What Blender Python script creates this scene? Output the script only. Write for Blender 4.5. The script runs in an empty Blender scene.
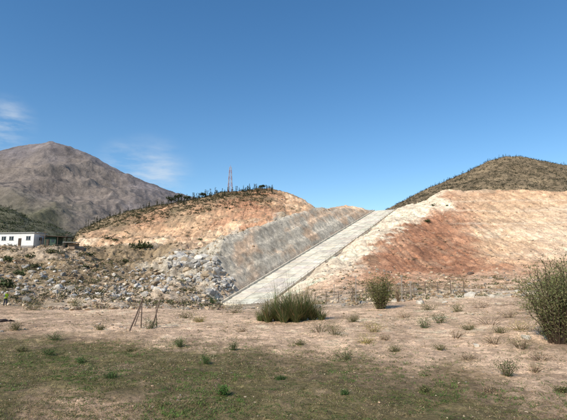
import bpy, math, random
import numpy as np
from mathutils import Vector
rng = np.random.default_rng(7)
random.seed(7)
F=445.0; CX=283.5; CY=210.0; H=3.5
PIT=math.atan(70/445.0); CP=math.cos(PIT); SP=math.sin(PIT)

def P(u,v,d):
    rx=(u-CX)/F; ru=(CY-v)/F
    Y=CP-SP*ru; Z=SP+CP*ru
    return np.array([rx*d/Y, d, H+Z*d/Y])
def theta_of(u,z,d):
    k=(z-H)/d
    ru=(k*CP-SP)/(CP+k*SP)
    return math.atan((u-CX)/F/(CP-SP*ru))
def lin(c):
    c=np.array(c,float)/255.0
    return np.where(c<=0.04045,c/12.92,((c+0.055)/1.055)**2.4)

# ---------------------------------------------------------------- noise
def _h(ix,iy,seed):
    n=(ix.astype(np.int64)*374761393+iy.astype(np.int64)*668265263+seed*1442695041)&0xFFFFFFFF
    n=((n^(n>>13))*1274126177)&0xFFFFFFFF
    n=n^(n>>16)
    return (n&0xFFFF)/32767.5-1.0
def vn(x,y,seed=0):
    ix=np.floor(x); iy=np.floor(y); fx=x-ix; fy=y-iy
    fx=fx*fx*fx*(fx*(fx*6-15)+10); fy=fy*fy*fy*(fy*(fy*6-15)+10)
    a=_h(ix,iy,seed); b=_h(ix+1,iy,seed); c=_h(ix,iy+1,seed); d=_h(ix+1,iy+1,seed)
    return (a*(1-fx)+b*fx)*(1-fy)+(c*(1-fx)+d*fx)*fy
def fbm(x,y,o=5,seed=0,g=0.5):
    s=0; a=1.0; t=0
    for i in range(o):
        s=s+a*vn(x,y,seed+i*17); t+=a; a*=g
        x,y=(x*1.73+y*1.04+3.1),(-x*1.04+y*1.73+7.7)
    return s/t
def ridged(x,y,o=5,seed=0):
    s=0;a=1.0;t=0
    for i in range(o):
        s=s+a*(1-2*np.abs(vn(x,y,seed+i*13))); t+=a; a*=0.5
        x,y=(x*1.7+y*1.0+1.3),(-x*1.0+y*1.7+2.9)
    return s/t
def sst(e0,e1,x):
    t=np.clip((x-e0)/(e1-e0),0,1); return t*t*(3-2*t)

# ---------------------------------------------------------------- colours (albedo from measured tones; mountain tones include haze)
K=1.0
COL={
 'field':lin((120,106,72))*1.0,'field2':lin((152,126,92))*0.95,'sand':lin((222,186,152))*K,'sandd':lin((198,164,132))*K,
 'grav':lin((190,168,142))*K,'scrub':lin((146,125,97))*K,'tan':lin((210,173,136))*K,'orange':lin((194,153,118))*K,
 'red':lin((162,115,86))*K,'redl':lin((186,140,108))*K,'pale':lin((222,191,158))*K,'grey':lin((184,172,152))*K,
 'dark':lin((110,95,70))*K,'conc':lin((216,205,184))*K,'white':lin((228,206,176))*K,'pink':lin((212,175,142))*K,
 'mtn_haze':lin((140,127,116))*0.92,'mtn_haze2':lin((130,121,119))*0.92,'hill':lin((138,119,92))*0.92,'hillg':lin((104,100,78))*0.9}  # mountain tones: rock colour with bluish distance haze painted in

def mesh_np(name,V,Fc,C=None,mat=None,smooth=True):
    me=bpy.data.meshes.new(name)
    V=np.asarray(V,np.float32); Fc=np.asarray(Fc,np.int32)
    n=Fc.shape[1]
    me.vertices.add(len(V)); me.vertices.foreach_set('co',V.ravel())
    me.loops.add(Fc.size); me.loops.foreach_set('vertex_index',Fc.ravel())
    me.polygons.add(len(Fc))
    me.polygons.foreach_set('loop_start',np.arange(0,Fc.size,n,dtype=np.int32))
    me.polygons.foreach_set('loop_total',np.full(len(Fc),n,dtype=np.int32))
    me.polygons.foreach_set('use_smooth',np.full(len(Fc),smooth,dtype=bool))
    me.update(calc_edges=True)
    if C is not None:
        at=me.color_attributes.new('Col','FLOAT_COLOR','POINT')
        c4=np.ones((len(V),4),np.float32); c4[:,:3]=C
        at.data.foreach_set('color',c4.ravel())
    if mat: me.materials.append(mat)
    ob=bpy.data.objects.new(name,me); bpy.context.scene.collection.objects.link(ob)
    return ob

# ---------------------------------------------------------------- materials
def newmat(name):
    m=bpy.data.materials.new(name); m.use_nodes=True
    nt=m.node_tree; b=nt.nodes['Principled BSDF']; b.inputs['Roughness'].default_value=0.9
    b.inputs['Specular IOR Level'].default_value=0.15
    return m,nt,b
def N(nt,t,**k):
    n=nt.nodes.new(t)
    for a,b in k.items(): setattr(n,a,b)
    return n
def mixmul(nt,a,b,fac=1.0,bt='MULTIPLY'):
    m=N(nt,'ShaderNodeMix',data_type='RGBA',blend_type=bt); m.inputs['Factor'].default_value=fac
    for s,x in ((6,a),(7,b)):
        if hasattr(x,'is_output'): nt.links.new(x,m.inputs[s])
        else: m.inputs[s].default_value=x
    return m
def ramp(nt,src,stops):
    r=N(nt,'ShaderNodeValToRGB'); nt.links.new(src,r.inputs[0])
    el=r.color_ramp.elements
    while len(el)<len(stops): el.new(0.5)
    for e,(p,c) in zip(el,stops): e.position=p; e.color=(c,c,c,1) if not hasattr(c,'__len__') else (*c,1)
    return r
def noise(nt,vec,scale,det=6,rough=0.6):
    n=N(nt,'ShaderNodeTexNoise'); n.inputs['Scale'].default_value=scale; n.inputs['Detail'].default_value=det
    n.inputs['Roughness'].default_value=rough; nt.links.new(vec,n.inputs['Vector']); return n
def terrain_mat(name,scales,lo=0.7,hi=1.25,bump=0.4,bdist=0.2,pebbles=True):
    m,nt,b=newmat(name)
    at=N(nt,'ShaderNodeVertexColor',layer_name='Col'); tc=N(nt,'ShaderNodeTexCoord'); o=tc.outputs['Object']
    cur=at.outputs['Color']; last=None
    for s in scales:
        n=noise(nt,o,s,7,0.72); r=ramp(nt,n.outputs['Fac'],[(0.36,lo),(0.64,hi)])
        cur=mixmul(nt,cur,r.outputs[0]).outputs[2]; last=n
    if pebbles:
        for vs,ch,st,f in ((19.0,0,[(0.0,0.62),(0.4,1.0),(0.86,1.10),(1.0,1.7)],0.55),(5.5,0,[(0.0,0.68),(0.5,1.03),(0.90,1.10),(1.0,1.6)],0.6),(1.6,1,[(0.0,0.74),(0.5,1.03),(0.9,1.08),(1.0,1.4)],0.6),(0.7,2,[(0.0,0.82),(0.6,1.02),(1.0,1.2)],0.5)):
            v=N(nt,'ShaderNodeTexVoronoi'); v.inputs['Scale'].default_value=vs; nt.links.new(o,v.inputs['Vector'])
            sp=N(nt,'ShaderNodeSeparateColor'); nt.links.new(v.outputs['Color'],sp.inputs[0])
            r=ramp(nt,sp.outputs[ch],st); cur=mixmul(nt,cur,r.outputs[0],f).outputs[2]
    nt.links.new(cur,b.inputs['Base Color'])
    bp=N(nt,'ShaderNodeBump'); bp.inputs['Strength'].default_value=bump; bp.inputs['Distance'].default_value=bdist
    nt.links.new(last.outputs['Fac'],bp.inputs['Height']); nt.links.new(bp.outputs[0],b.inputs['Normal'])
    return m
def attr_mat(name,rough=0.85,transl=0.0,nscale=None):
    m,nt,b=newmat(name); b.inputs['Roughness'].default_value=rough
    at=N(nt,'ShaderNodeVertexColor',layer_name='Col'); cur=at.outputs['Color']
    if nscale:
        tc=N(nt,'ShaderNodeTexCoord')
        n=noise(nt,tc.outputs['Object'],nscale,6,0.65); r=ramp(nt,n.outputs['Fac'],[(0.3,0.65),(0.7,1.25)])
        cur=mixmul(nt,cur,r.outputs[0]).outputs[2]
        bp=N(nt,'ShaderNodeBump'); bp.inputs['Strength'].default_value=0.5; bp.inputs['Distance'].default_value=0.1
        nt.links.new(n.outputs['Fac'],bp.inputs['Height']); nt.links.new(bp.outputs[0],b.inputs['Normal'])
    nt.links.new(cur,b.inputs['Base Color'])
    if transl:
        t=N(nt,'ShaderNodeBsdfTranslucent'); nt.links.new(cur,t.inputs[0])
        mx=N(nt,'ShaderNodeMixShader'); mx.inputs[0].default_value=transl
        nt.links.new(b.outputs[0],mx.inputs[1]); nt.links.new(t.outputs[0],mx.inputs[2])
        nt.links.new(mx.outputs[0],nt.nodes['Material Output'].inputs[0])
    return m
def paint_mat(name,c,rough=0.6,var=0.2,scale=1.5):
    m,nt,b=newmat(name); b.inputs['Roughness'].default_value=rough
    tc=N(nt,'ShaderNodeTexCoord'); n=noise(nt,tc.outputs['Object'],scale,6,0.65)
    r=ramp(nt,n.outputs['Fac'],[(0.3,1-var),(0.7,1+var*0.4)])
    mm=mixmul(nt,r.outputs[0],(*c,1)); nt.links.new(mm.outputs[2],b.inputs['Base Color']); return m

M_ground=terrain_mat('earth',[0.12,0.55,2.4,8.0],0.86,1.18,0.8,0.22)
M_mtn=terrain_mat('mountain_rock_haze',[0.004,0.02,0.10],0.82,1.2,0.7,12,False)
M_hill=terrain_mat('hill_scrub_soil',[0.05,0.3,1.2],0.75,1.25,0.6,0.8,False)
M_leaf=attr_mat('foliage',0.75,0.25)
M_rock=attr_mat('rock',0.85,0,1.7)
M_wood=attr_mat('weathered_wood',0.85,0,3.0)
M_conc=attr_mat('concrete',0.85,0,0.5)

# ---------------------------------------------------------------- polar terrain patches
class Patch: pass
def interp_lines(lines,thetas,wrap):
    Ds=[];Z=[];C=[]
    for d,mode,pts in lines:
        th=[];zz=[];cc=[]
        for u,val,ck in pts:
            z=val if mode=='z' else P(u,val,d)[2]
            th.append(theta_of(u,z,d)); zz.append(z); cc.append(COL[ck])
        cc=np.array(cc)
        if wrap:
            th=[-math.pi]+th+[math.pi]; m=(zz[0]+zz[-1])/2; zz=[m]+zz+[m]; mc=(cc[0]+cc[-1])/2
            cc=np.vstack([mc,cc,mc])
        Ds.append(d); Z.append(np.interp(thetas,th,zz)); C.append(np.stack([np.interp(thetas,th,cc[:,i]) for i in range(3)],-1))
    return np.array(Ds),np.array(Z),np.array(C)
def cosc(t): return np.maximum(np.cos(t),0.7)
def patch(lines,thetas,D,wrap=False,blur=3,warp=0.06):
    Ds,ZT,CT=interp_lines(lines,thetas,wrap)
    k=np.clip(np.searchsorted(Ds,D,side='right')-1,0,len(Ds)-2)
    f=np.clip((D-Ds[k])/(Ds[k+1]-Ds[k]),0,1)
    Z=ZT[k]*(1-f)[:,None]+ZT[k+1]*f[:,None]
    for _ in range(blur):
        Z[1:-1]=(Z[:-2]+2*Z[1:-1]+Z[2:])/4
        Z[:,1:-1]=(Z[:,:-2]+2*Z[:,1:-1]+Z[:,2:])/4
    TH,DD=np.meshgrid(thetas,D)
    R=DD/cosc(TH); X=R*np.sin(TH); Y=R*np.cos(TH)
    # warped colour lookup for ragged natural boundaries
    w1=fbm(TH*14+5,np.log(DD)*9,6,31,0.72); w2=fbm(TH*14-8,np.log(DD)*9,6,57,0.72)
    thw=TH+w1*warp*2.0; dw=DD*np.exp(w2*warp*4.0)
    kk=np.clip(np.searchsorted(Ds,dw,side='right')-1,0,len(Ds)-2); ff=np.clip((dw-Ds[kk])/(Ds[kk+1]-Ds[kk]),0,1)[...,None]
    jj=np.clip(np.interp(thw,thetas,np.arange(len(thetas))),0,len(thetas)-1).round().astype(int)
    C=CT[kk,jj]*(1-ff)+CT[kk+1,jj]*ff
    p=Patch(); p.th=thetas; p.D=D; p.X=X;p.Y=Y;p.Z=Z;p.C=C;p.TH=TH;p.DD=DD
    return p
def zat(p,x,y):
    x=np.asarray(x,float); y=np.asarray(y,float)
    th=np.arctan2(x,y); D=np.hypot(x,y)*cosc(th)
    j=np.clip(np.interp(th,p.th,np.arange(len(p.th))),0,len(p.th)-1.001); i=np.clip(np.interp(D,p.D,np.arange(len(p.D))),0,len(p.D)-1.001)
    i0=i.astype(int); j0=j.astype(int); fi=i-i0; fj=j-j0
    Z=p.Z
    return (Z[i0,j0]*(1-fj)+Z[i0,j0+1]*fj)*(1-fi)+(Z[i0+1,j0]*(1-fj)+Z[i0+1,j0+1]*fj)*fi
def emit(p,name,mat,close=False):
    nD,nT=p.X.shape
    V=np.stack([p.X,p.Y,p.Z],-1).reshape(-1,3)
    idx=np.arange(nD*nT).reshape(nD,nT)
    q=np.stack([idx[:-1,:-1],idx[:-1,1:],idx[1:,1:],idx[1:,:-1]],-1).reshape(-1,4)
    return mesh_np(name,V,q,p.C.reshape(-1,3),mat)

# ---------------------------------------------------------------- chute (spillway) frame
L0=P(222,304,100); dirv=P(484,144,1)-np.array([0,0,H])
hl=math.hypot(dirv[0],dirv[1]); DH=dirv[:2]/hl; SLOPE=dirv[2]/hl; PH=np.array([DH[1],-DH[0]]); CW=11.0
AMAX=146.0
def chute_coords(x,y):
    rx=x-L0[0]; ry=y-L0[1]
    return rx*DH[0]+ry*DH[1], rx*PH[0]+ry*PH[1]
def chute_floor(a): return L0[2]+np.clip(a,0,AMAX)*SLOPE+np.clip(a-AMAX,0,30)*0.03
def chute_pt(a,w,dz=0):
    return np.array([L0[0]+DH[0]*a+PH[0]*w, L0[1]+DH[1]*a+PH[1]*w, float(chute_floor(a))+dz])

lines=[
 (1.5,'z',[(-100,-0.05,'field'),(670,-0.05,'sandd')]),
 (11.0,'z',[(-100,0,'field'),(30,0,'field'),(55,0.02,'sandd'),(110,0.02,'sandd'),(150,0,'field'),(500,0,'field'),(560,0,'field2'),(670,0,'sandd')]),
 (13.0,'z',[(-100,0,'field'),(30,0,'field'),(60,0.05,'sandd'),(130,0.05,'sandd'),(155,0,'field'),(500,0,'field'),(560,0.05,'sandd'),(670,0.1,'sandd')]),
 (16.0,'z',[(-100,0,'field'),(150,-0.05,'field'),(420,-0.05,'field'),(470,0.05,'field2'),(520,0.1,'sand'),(670,0.2,'sand')]),
 (19.5,'z',[(-100,0,'field'),(150,-0.05,'field'),(330,-0.05,'field'),(400,0.05,'sandd'),(440,0.15,'sand'),(670,0.4,'sand')]),
 (22.5,'z',[(-100,0,'field'),(160,-0.05,'field'),(230,-0.05,'field'),(290,0.0,'sandd'),(400,0.1,'sand'),(670,0.6,'sand')]),
 (26.0,'z',[(-100,0,'field'),(60,0,'field'),(110,0.05,'field2'),(160,0.1,'sand'),(300,0.1,'sand'),(450,0.3,'sand'),(567,0.9,'sand'),(670,1.0,'sandd')]),
 (31.0,'z',[(-100,0.1,'field2'),(30,0.1,'sandd'),(90,0.1,'sand'),(300,0.15,'sand'),(450,0.5,'sand'),(567,1.2,'sandd'),(670,1.4,'sandd')]),
 (40.0,'z',[(-100,0.1,'sandd'),(0,0.1,'sand'),(283,0.1,'sand'),(400,0.5,'sand'),(450,0.8,'sand'),(567,1.5,'sandd'),(670,1.6,'scrub')]),
 (52.0,'v',[(-100,311,'scrub'),(0,311,'sandd'),(70,313,'sand'),(150,311,'sand'),(230,311,'sand'),(300,310,'sand'),(350,308,'sand'),(400,303,'sandd'),(470,299,'sand'),(567,299,'sandd'),(670,299,'sandd')]),
 (60.0,'v',[(-100,304,'scrub'),(0,304,'scrub'),(70,307,'grav'),(150,307,'grav'),(230,309,'grav'),(300,307,'grav'),(350,303,'grav'),(400,298,'grav'),(470,294,'white'),(567,293,'grav'),(670,292,'grav')]),
 (72.0,'v',[(-100,294,'scrub'),(0,295,'scrub'),(60,297,'grav'),(100,299,'grav'),(170,299,'grav'),(205,306,'scrub'),(225,309,'scrub'),(280,308,'grav'),(330,300,'grav'),(400,290,'scrub'),(470,288,'pink'),(567,287,'grav'),(670,286,'grav')]),
 (95.0,'v',[(-100,276,'scrub'),(0,277,'scrub'),(60,279,'scrub'),(100,285,'scrub'),(150,287,'grav'),(180,285,'grav'),(205,294,'grav'),(222,304,'grey'),(280,305,'grav'),(320,292,'pink'),(400,281,'redl'),(470,281,'pink'),(567,279,'pink'),(670,278,'pink')]),
 (113.0,'v',[(-100,258,'scrub'),(0,260,'scrub'),(60,262,'scrub'),(100,270,'scrub'),(150,276,'scrub'),(180,268,'grey'),(215,276,'grey'),(232,285,'grey'),(262,281,'grey'),(340,277,'white'),(365,272,'red'),(400,270,'red'),(470,272,'redl'),(567,272,'pink'),(670,270,'pink')]),
 (126.0,'v',[(-100,246,'grav'),(0,247,'grav'),(80,249,'grav'),(100,256,'scrub'),(150,262,'scrub'),(180,252,'grey'),(210,260,'grey'),(232,262,'grey'),(262,262,'grey'),(345,268,'white'),(375,262,'red'),(400,260,'red'),(460,262,'red'),(520,266,'redl'),(567,267,'pink'),(670,264,'pink')]),
 (146.0,'z',[(-100,13.6,'grav'),(0,13.5,'grav'),(70,13.3,'grav'),(95,14.2,'scrub'),(150,15.0,'scrub'),(200,15.2,'sandd'),(235,15.5,'scrub'),(262,15.5,'grey'),(345,10,'white'),(385,13.8,'redl'),(420,15,'red'),(460,14,'red'),(500,12,'tan'),(567,10.5,'pink'),(670,11,'pink')]),
 (162.0,'z',[(-100,12,'scrub'),(0,11,'scrub'),(60,12,'scrub'),(85,15.2,'pale'),(150,15.6,'pale'),(200,15.9,'pale'),(240,17,'tan'),(262,19,'grey'),(300,20,'grey'),(360,15,'white'),(400,19.5,'red'),(440,20.5,'red'),(470,19,'redl'),(500,17.5,'tan'),(567,17,'pale'),(670,17,'tan')]),
 (167.0,'z',[(-100,12,'scrub'),(0,11,'scrub'),(60,12,'scrub'),(85,19.0,'pale'),(150,19.2,'pale'),(200,19.4,'pale'),(240,20,'tan'),(262,21,'grey'),(300,22,'grey'),(360,17,'white'),(400,20.8,'red'),(440,21.8,'red'),(470,20.2,'redl'),(500,18.7,'tan'),(567,18.2,'pale'),(670,18.2,'tan')]),
 (176.0,'z',[(-100,11,'scrub'),(0,11,'scrub'),(60,11,'scrub'),(80,19.6,'tan'),(110,20.0,'orange'),(160,21,'tan'),(200,23,'orange'),(240,25,'redl'),(262,26.5,'redl'),(300,27,'orange'),(350,22,'grey'),(372,20,'white'),(400,23.0,'redl'),(430,25,'red'),(470,24,'redl'),(500,22,'pale'),(567,21.5,'pale'),(670,22,'tan')]),
 (190.0,'v',[(-100,268,'scrub'),(0,268,'scrub'),(60,262,'scrub'),(80,235,'orange'),(110,230,'scrub'),(160,224,'orange'),(200,219,'tan'),(235,215,'redl'),(262,212,'redl'),(300,214,'orange'),(330,222,'grey'),(345,229,'conc'),(372,228,'white'),(400,224,'white'),(425,218,'red'),(460,216,'redl'),(500,221,'tan'),(567,223,'pale'),(670,220,'tan')]),
 (215.0,'v',[(-100,275,'scrub'),(0,275,'scrub'),(60,262,'scrub'),(80,232,'scrub'),(110,222,'scrub'),(150,213,'redl'),(190,206,'scrub'),(235,200,'redl'),(262,197,'red'),(285,202,'orange'),(305,206,'tan'),(330,215,'tan'),(350,221,'conc'),(372,219,'white'),(400,215,'white'),(430,203,'white'),(448,202,'redl'),(500,205,'tan'),(567,207,'tan'),(670,206,'tan')]),
 (240.0,'v',[(-100,280,'scrub'),(0,280,'scrub'),(60,265,'scrub'),(78,231,'scrub'),(110,216,'dark'),(150,207,'dark'),(190,199,'dark'),(230,191,'dark'),(268,188,'dark'),(280,190,'scrub'),(287,192,'tan'),(300,197,'pale'),(320,211,'tan'),(340,213,'tan'),(372,212,'pale'),(400,205,'white'),(420,197,'white'),(442,189,'pale'),(500,189,'orange'),(567,191,'orange'),(670,191,'tan')]),
 (262.0,'v',[(-100,280,'scrub'),(60,270,'scrub'),(78,236,'scrub'),(110,221,'dark'),(150,211,'dark'),(190,203,'dark'),(230,195,'dark'),(275,193,'tan'),(290,193,'pale'),(303,199,'tan'),(320,210,'tan'),(372,215,'pale'),(400,210,'pale'),(442,195,'pale'),(567,196,'scrub'),(670,196,'scrub')]),
 (305.0,'v',[(-100,280,'scrub'),(60,275,'scrub'),(110,235,'scrub'),(230,212,'scrub'),(300,222,'tan'),(322,211,'pale'),(333,207,'pale'),(345,205,'pale'),(362,207,'pale'),(374,214,'tan'),(400,215,'tan'),(442,205,'hill'),(567,205,'hill'),(670,205,'hill')]),
 (420.0,'z',[(-100,8,'scrub'),(60,8,'scrub'),(230,20,'scrub'),(345,30,'scrub'),(567,30,'hill'),(670,30,'hill')]),
 (900.0,'z',[(-100,0,'scrub'),(670,0,'scrub')]),
 (20000.0,'z',[(-100,0,'scrub'),(670,0,'scrub')]),
]
th=np.concatenate([np.radians(np.arange(-180,-42,2.0)),np.radians(np.arange(-42,42,0.085)),np.radians(np.arange(42,181,2.0))])
th[-1]=math.pi
D=np.concatenate([np.geomspace(1.5,9,18)[:-1],np.geomspace(9,60,280)[:-1],np.geomspace(60,310,440)[:-1],np.geomspace(310,20000,45)])
g=patch(lines,th,D,True,2,0.05)
X,Y,Z,DD,C=g.X,g.Y,g.Z,g.DD,g.C
# chute corridor grading
a,w=chute_coords(X,Y)
fl=chute_floor(a)
front=sst(-16,0,a)*(1-sst(AMAX+6,AMAX+45,a))
hw=np.interp(a,[0,6,18,60,88,110,130,146],[2,6.5,11.0,11.0,10,7.5,3.5,0.5])*(1+0.13*fbm(a/12,w*0,4,5,0.6))
nz=fbm(X/3.0,Y/3.0,4,91)
# benched cut: steep lifts separated by narrow berms
wq=np.clip(-w-0.6+0.35*fbm(a/5,w/9,4,61,0.6),0,None); lift=3.6; stepn=np.floor(wq/lift); fr=wq/lift-stepn
prof=(stepn+sst(0.0,0.8,fr))*lift
wall=fl+np.minimum(0.62*wq+0.38*prof,hw)
wl=1-sst(0,1,(-w-hw)/14.0)
right=fl+np.clip(w-CW-0.4,0,80)*0.24+sst(0,2.0,w-CW-0.4)*0.5
wr=1-sst(3,26,w-CW)
side=np.where(w<0,wl,np.where(w>CW,wr,1.0))*front
tgt=np.where(w<0,wall,np.where(w>CW,right,fl-0.35))
Z[:]=Z*(1-side)+tgt*side
# colour of cut wall + spoil side
wallm=(sst(0.3,1.2,-w)*(1-sst(0,2.5,-w-hw+2.5*nz)))*front
strat=fbm(a/16.0,w/0.9,5,12,0.6)
ls=fbm(a/9,w/4,4,18,0.6)
berm=np.exp(-((fr-0.92)/0.10)**2)*(wq<hw)
wn=fbm(a/1.6,w/1.6,5,63,0.7)
wc=(COL['grey']+(COL['sandd']-COL['grey'])*sst(-0.1,0.5,ls)[...,None]*0.8)*(1.0+0.26*strat+0.14*berm+0.30*wn)[...,None]
C[:]=C*(1-wallm[...,None])+wc*wallm[...,None]
spo=sst(0,1.5,w-CW)*(1-sst(4,9,(w-CW)-a*0.09+6*nz))*sst(-8,4,a)*(1-sst(AMAX,AMAX+30,a))
C[:]=C*(1-spo[...,None])+COL['white'][None,None]*spo[...,None]
# roughness of the ground
outc=1-np.where((w>-0.8)&(w<CW+0.8)&(a>-3)&(a<AMAX+4),1,0)
near=1-sst(45,70,DD); far=sst(50,90,DD)*(1-sst(400,900,DD)); hillm=sst(95,130,DD)*(1-sst(400,900,DD))
Z+=near*sst(1,6,DD)*(0.06*fbm(X/1.1,Y/1.1,5,3)+0.12*fbm(X/5,Y/5,3,8)+0.055*fbm(X/0.35,Y/0.35,3,9))
wf=1-0.5*wallm
Z+=outc*far*wf*(0.45*fbm(X/1.8,Y/1.8,5,21,0.68)+0.5*fbm(X/7,Y/7,3,23))
rill=ridged(X/4.5+0.4*nz,Y/26.0,4,44)
rill2=ridged(X/1.8+0.3*nz,Y/16.0,3,46)
nb=1-np.clip(wl*(w<0)*front,0,1)*0.85
Z+=outc*hillm*nb*(-1.0*np.clip(rill,0,1)**2-0.5*np.clip(rill2,0,1)+0.9*fbm(X/12,Y/12,3,29))
Z+=wallm*(0.3*fbm(a/2.5,w/2.0,5,71,0.6))
rocky=np.exp(-((X+31)/9)**2-((Y-117)/11)**2)+0.7*np.exp(-((X+22)/6)**2-((Y-108)/9)**2)
Z+=rocky*1.6*ridged(X/4,Y/4,4,77)
left=1-sst(-22,-8,X-(Y-100)*0.1)
Z+=left*sst(58,66,DD)*(1-sst(150,170,DD))*(0.7*ridged(X/3.2,Y/3.2,4,79)+1.2*fbm(X/7,Y/7,3,80))*outc
# soil colour variation
v1=fbm(X/9,Y/9,5,101,0.6); v2=fbm(X/1.4,Y/2.0,5,103,0.7); st=fbm(X/1.6+0.6*nz,Y/22,4,105); v3=fbm(X/3.5,Y/4.5,5,107,0.68)
C*= (1+0.22*v1+0.40*v2*sst(9,30,DD)*wf+hillm*0.25*st*wf+0.28*v3*sst(15,50,DD)*wf)[...,None]
# patchy field: soil breaking through the weeds
pf=(1-sst(24,34,DD))
pt=sst(0.0,0.35,fbm(X/2.2,Y/3.0,6,111,0.7))*pf
C[:]=C*(1-0.5*pt[...,None])+COL['sandd'][None,None]*0.33*pt[...,None]
pg=sst(0.0,0.4,fbm(X/1.5,Y/2.2,6,117,0.72))*(1-sst(20,60,DD))
C[:]=C*(1-0.33*pg[...,None])+COL['field'][None,None]*0.33*pg[...,None]
# dry scrub tinge on natural parts of the slopes
zz=sst(0.0,0.35,fbm(X/6,Y/6,6,131,0.7))*hillm*(1-spo)*(1-wallm)*(X<25)
C[:]=C*(1-0.55*zz[...,None])+COL['scrub'][None,None]*0.55*zz[...,None]
zr=sst(0.05,0.4,fbm(X/7,Y/5,6,141,0.72))*sst(60,100,DD)*(1-sst(400,900,DD))*(1-spo)*(X>25)
C[:]=C*(1-0.4*zr[...,None])+COL['sandd'][None,None]*0.36*zr[...,None]
# bench traces (old haul roads) on right hillside
for zc,dz,am in ((27.5,0.5,0.5),(35.5,0.5,0.45),(21,0.5,0.4),(43,0.5,0.4),(12.5,0.35,0.4)):
    mm_=np.exp(-((Z-zc-0.03*(X-100)-1.2*v1)/dz)**2)*sst(60,80,X)*hillm*am
    C[:]=C*(1-mm_[...,None])+COL['white'][None,None]*mm_[...,None]
C[:]=np.clip(C,0.01,0.8)
ground=emit(g,'ground',M_ground)

def station(u,v):
    """first terrain hit along a line of sight from the survey station"""
    ds=np.geomspace(9,320,1500); rx=(u-CX)/F; ru=(CY-v)/F; Yc=CP-SP*ru; Zc=SP+CP*ru
    x=rx*ds/Yc; z=H+Zc*ds/Yc; gz=zat(g,x,ds)
    hit=np.nonzero(gz>=z)[0]
    i=hit[0] if len(hit) else len(ds)-1
    return np.array([x[i],ds[i],gz[i]])
def bear(u,d,pp=None):
    pp=pp or g; z=0.0
    for _ in range(4):
        t=theta_of(u,z,d); x=d*math.tan(t); z=float(zat(pp,x,d))
    return np.array([x,d,z])

# ---------------------------------------------------------------- distant mountain and hills
mt=np.radians(np.arange(-75,12,0.10)); mD=np.geomspace(700,4200,360)
mlines=[(700,'z',[(-300,-20,'mtn_haze'),(500,-20,'mtn_haze')]),
 (1100,'v',[(-300,225,'hillg'),(0,222,'hillg'),(60,228,'hillg'),(120,238,'mtn_haze'),(200,250,'mtn_haze'),(500,290,'mtn_haze')]),
 (1600,'v',[(-300,190,'mtn_haze'),(0,198,'mtn_haze'),(40,205,'mtn_haze'),(75,215,'mtn_haze'),(130,210,'mtn_haze'),(170,213,'mtn_haze'),(230,225,'mtn_haze'),(320,250,'mtn_haze'),(500,290,'mtn_haze')]),
 (2100,'v',[(-300,165,'mtn_haze'),(0,171,'mtn_haze'),(50,167,'mtn_haze'),(100,187,'mtn_haze'),(150,198,'mtn_haze2'),(190,207,'mtn_haze2'),(260,225,'mtn_haze2'),(340,250,'mtn_haze2'),(500,290,'mtn_haze')]),
 (2600,'v',[(-300,140,'mtn_haze2'),(-60,158,'mtn_haze2'),(0,151,'mtn_haze2'),(22,146,'mtn_haze2'),(50,142,'mtn_haze2'),(66,144,'mtn_haze2'),(85,152,'mtn_haze2'),(110,166,'mtn_haze2'),(135,177,'mtn_haze2'),(165,190,'mtn_haze2'),(200,202,'mtn_haze2'),(260,220,'mtn_haze2'),(340,245,'mtn_haze2'),(500,290,'mtn_haze')]),
 (3400,'v',[(-300,190,'mtn_haze2'),(50,190,'mtn_haze2'),(200,230,'mtn_haze2'),(500,300,'mtn_haze')]),
 (4200,'z',[(-300,-20,'mtn_haze2'),(500,-20,'mtn_haze2')])]
m=patch(mlines,mt,mD,False,6,0.05)
amp=sst(800,1300,m.DD)*(1-sst(3300,4000,m.DD))*(1-0.8*np.exp(-((m.DD-2600)/230)**2))
m.Z+=amp*(80*ridged(m.X/430,m.Y/540,6,201)+20*fbm(m.X/120,m.Y/150,5,202))+ sst(800,1300,m.DD)*6*fbm(m.X/40,m.Y/40,4,203,0.6)
m.C*=(1+0.25*fbm(m.X/150,m.Y/150,5,205,0.6)+0.25*fbm(m.X/22,m.Y/35,4,206,0.75))[...,None]
emit(m,'mountain',M_mtn)

ht=np.radians(np.arange(3,60,0.09)); hD=np.geomspace(290,700,150)
hl_=[(290,'z',[(300,20,'hill'),(900,30,'hill')]),
 (330,'v',[(300,245,'hill'),(360,228,'hill'),(400,213,'hill'),(440,200,'hill'),(500,190,'hill'),(567,188,'hill'),(900,190,'hill')]),
 (400,'v',[(300,250,'hill'),(360,226,'hill'),(400,208,'hill'),(440,190,'hill'),(470,180,'hill'),(505,170,'hill'),(540,172,'hill'),(567,176,'hill'),(900,190,'hill')]),
 (470,'v',[(300,255,'hill'),(360,224,'hill'),(395,205,'hill'),(418,193,'hill'),(440,183,'hill'),(470,170,'hill'),(490,160,'hill'),(505,156,'hill'),(520,156,'hill'),(540,160,'hill'),(567,165,'hill'),(620,172,'hill'),(900,195,'hill')]),
 (600,'v',[(300,270,'hill'),(505,180,'hill'),(900,220,'hill')]),
 (700,'z',[(300,-10,'hill'),(900,-10,'hill')])]
h=patch(hl_,ht,hD,False,4,0.05)
h.Z+=1.8*fbm(h.X/25,h.Y/25,5,301,0.6)-2.6*np.clip(ridged(h.X/30,h.Y/70,4,302),0,1)*(1-np.exp(-((h.DD-470)/30)**2))
h.C*=(1+0.3*fbm(h.X/20,h.Y/20,5,305,0.6)+0.35*fbm(h.X/4,h.Y/6,4,306,0.75))[...,None]
emit(h,'hill',M_hill)

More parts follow.
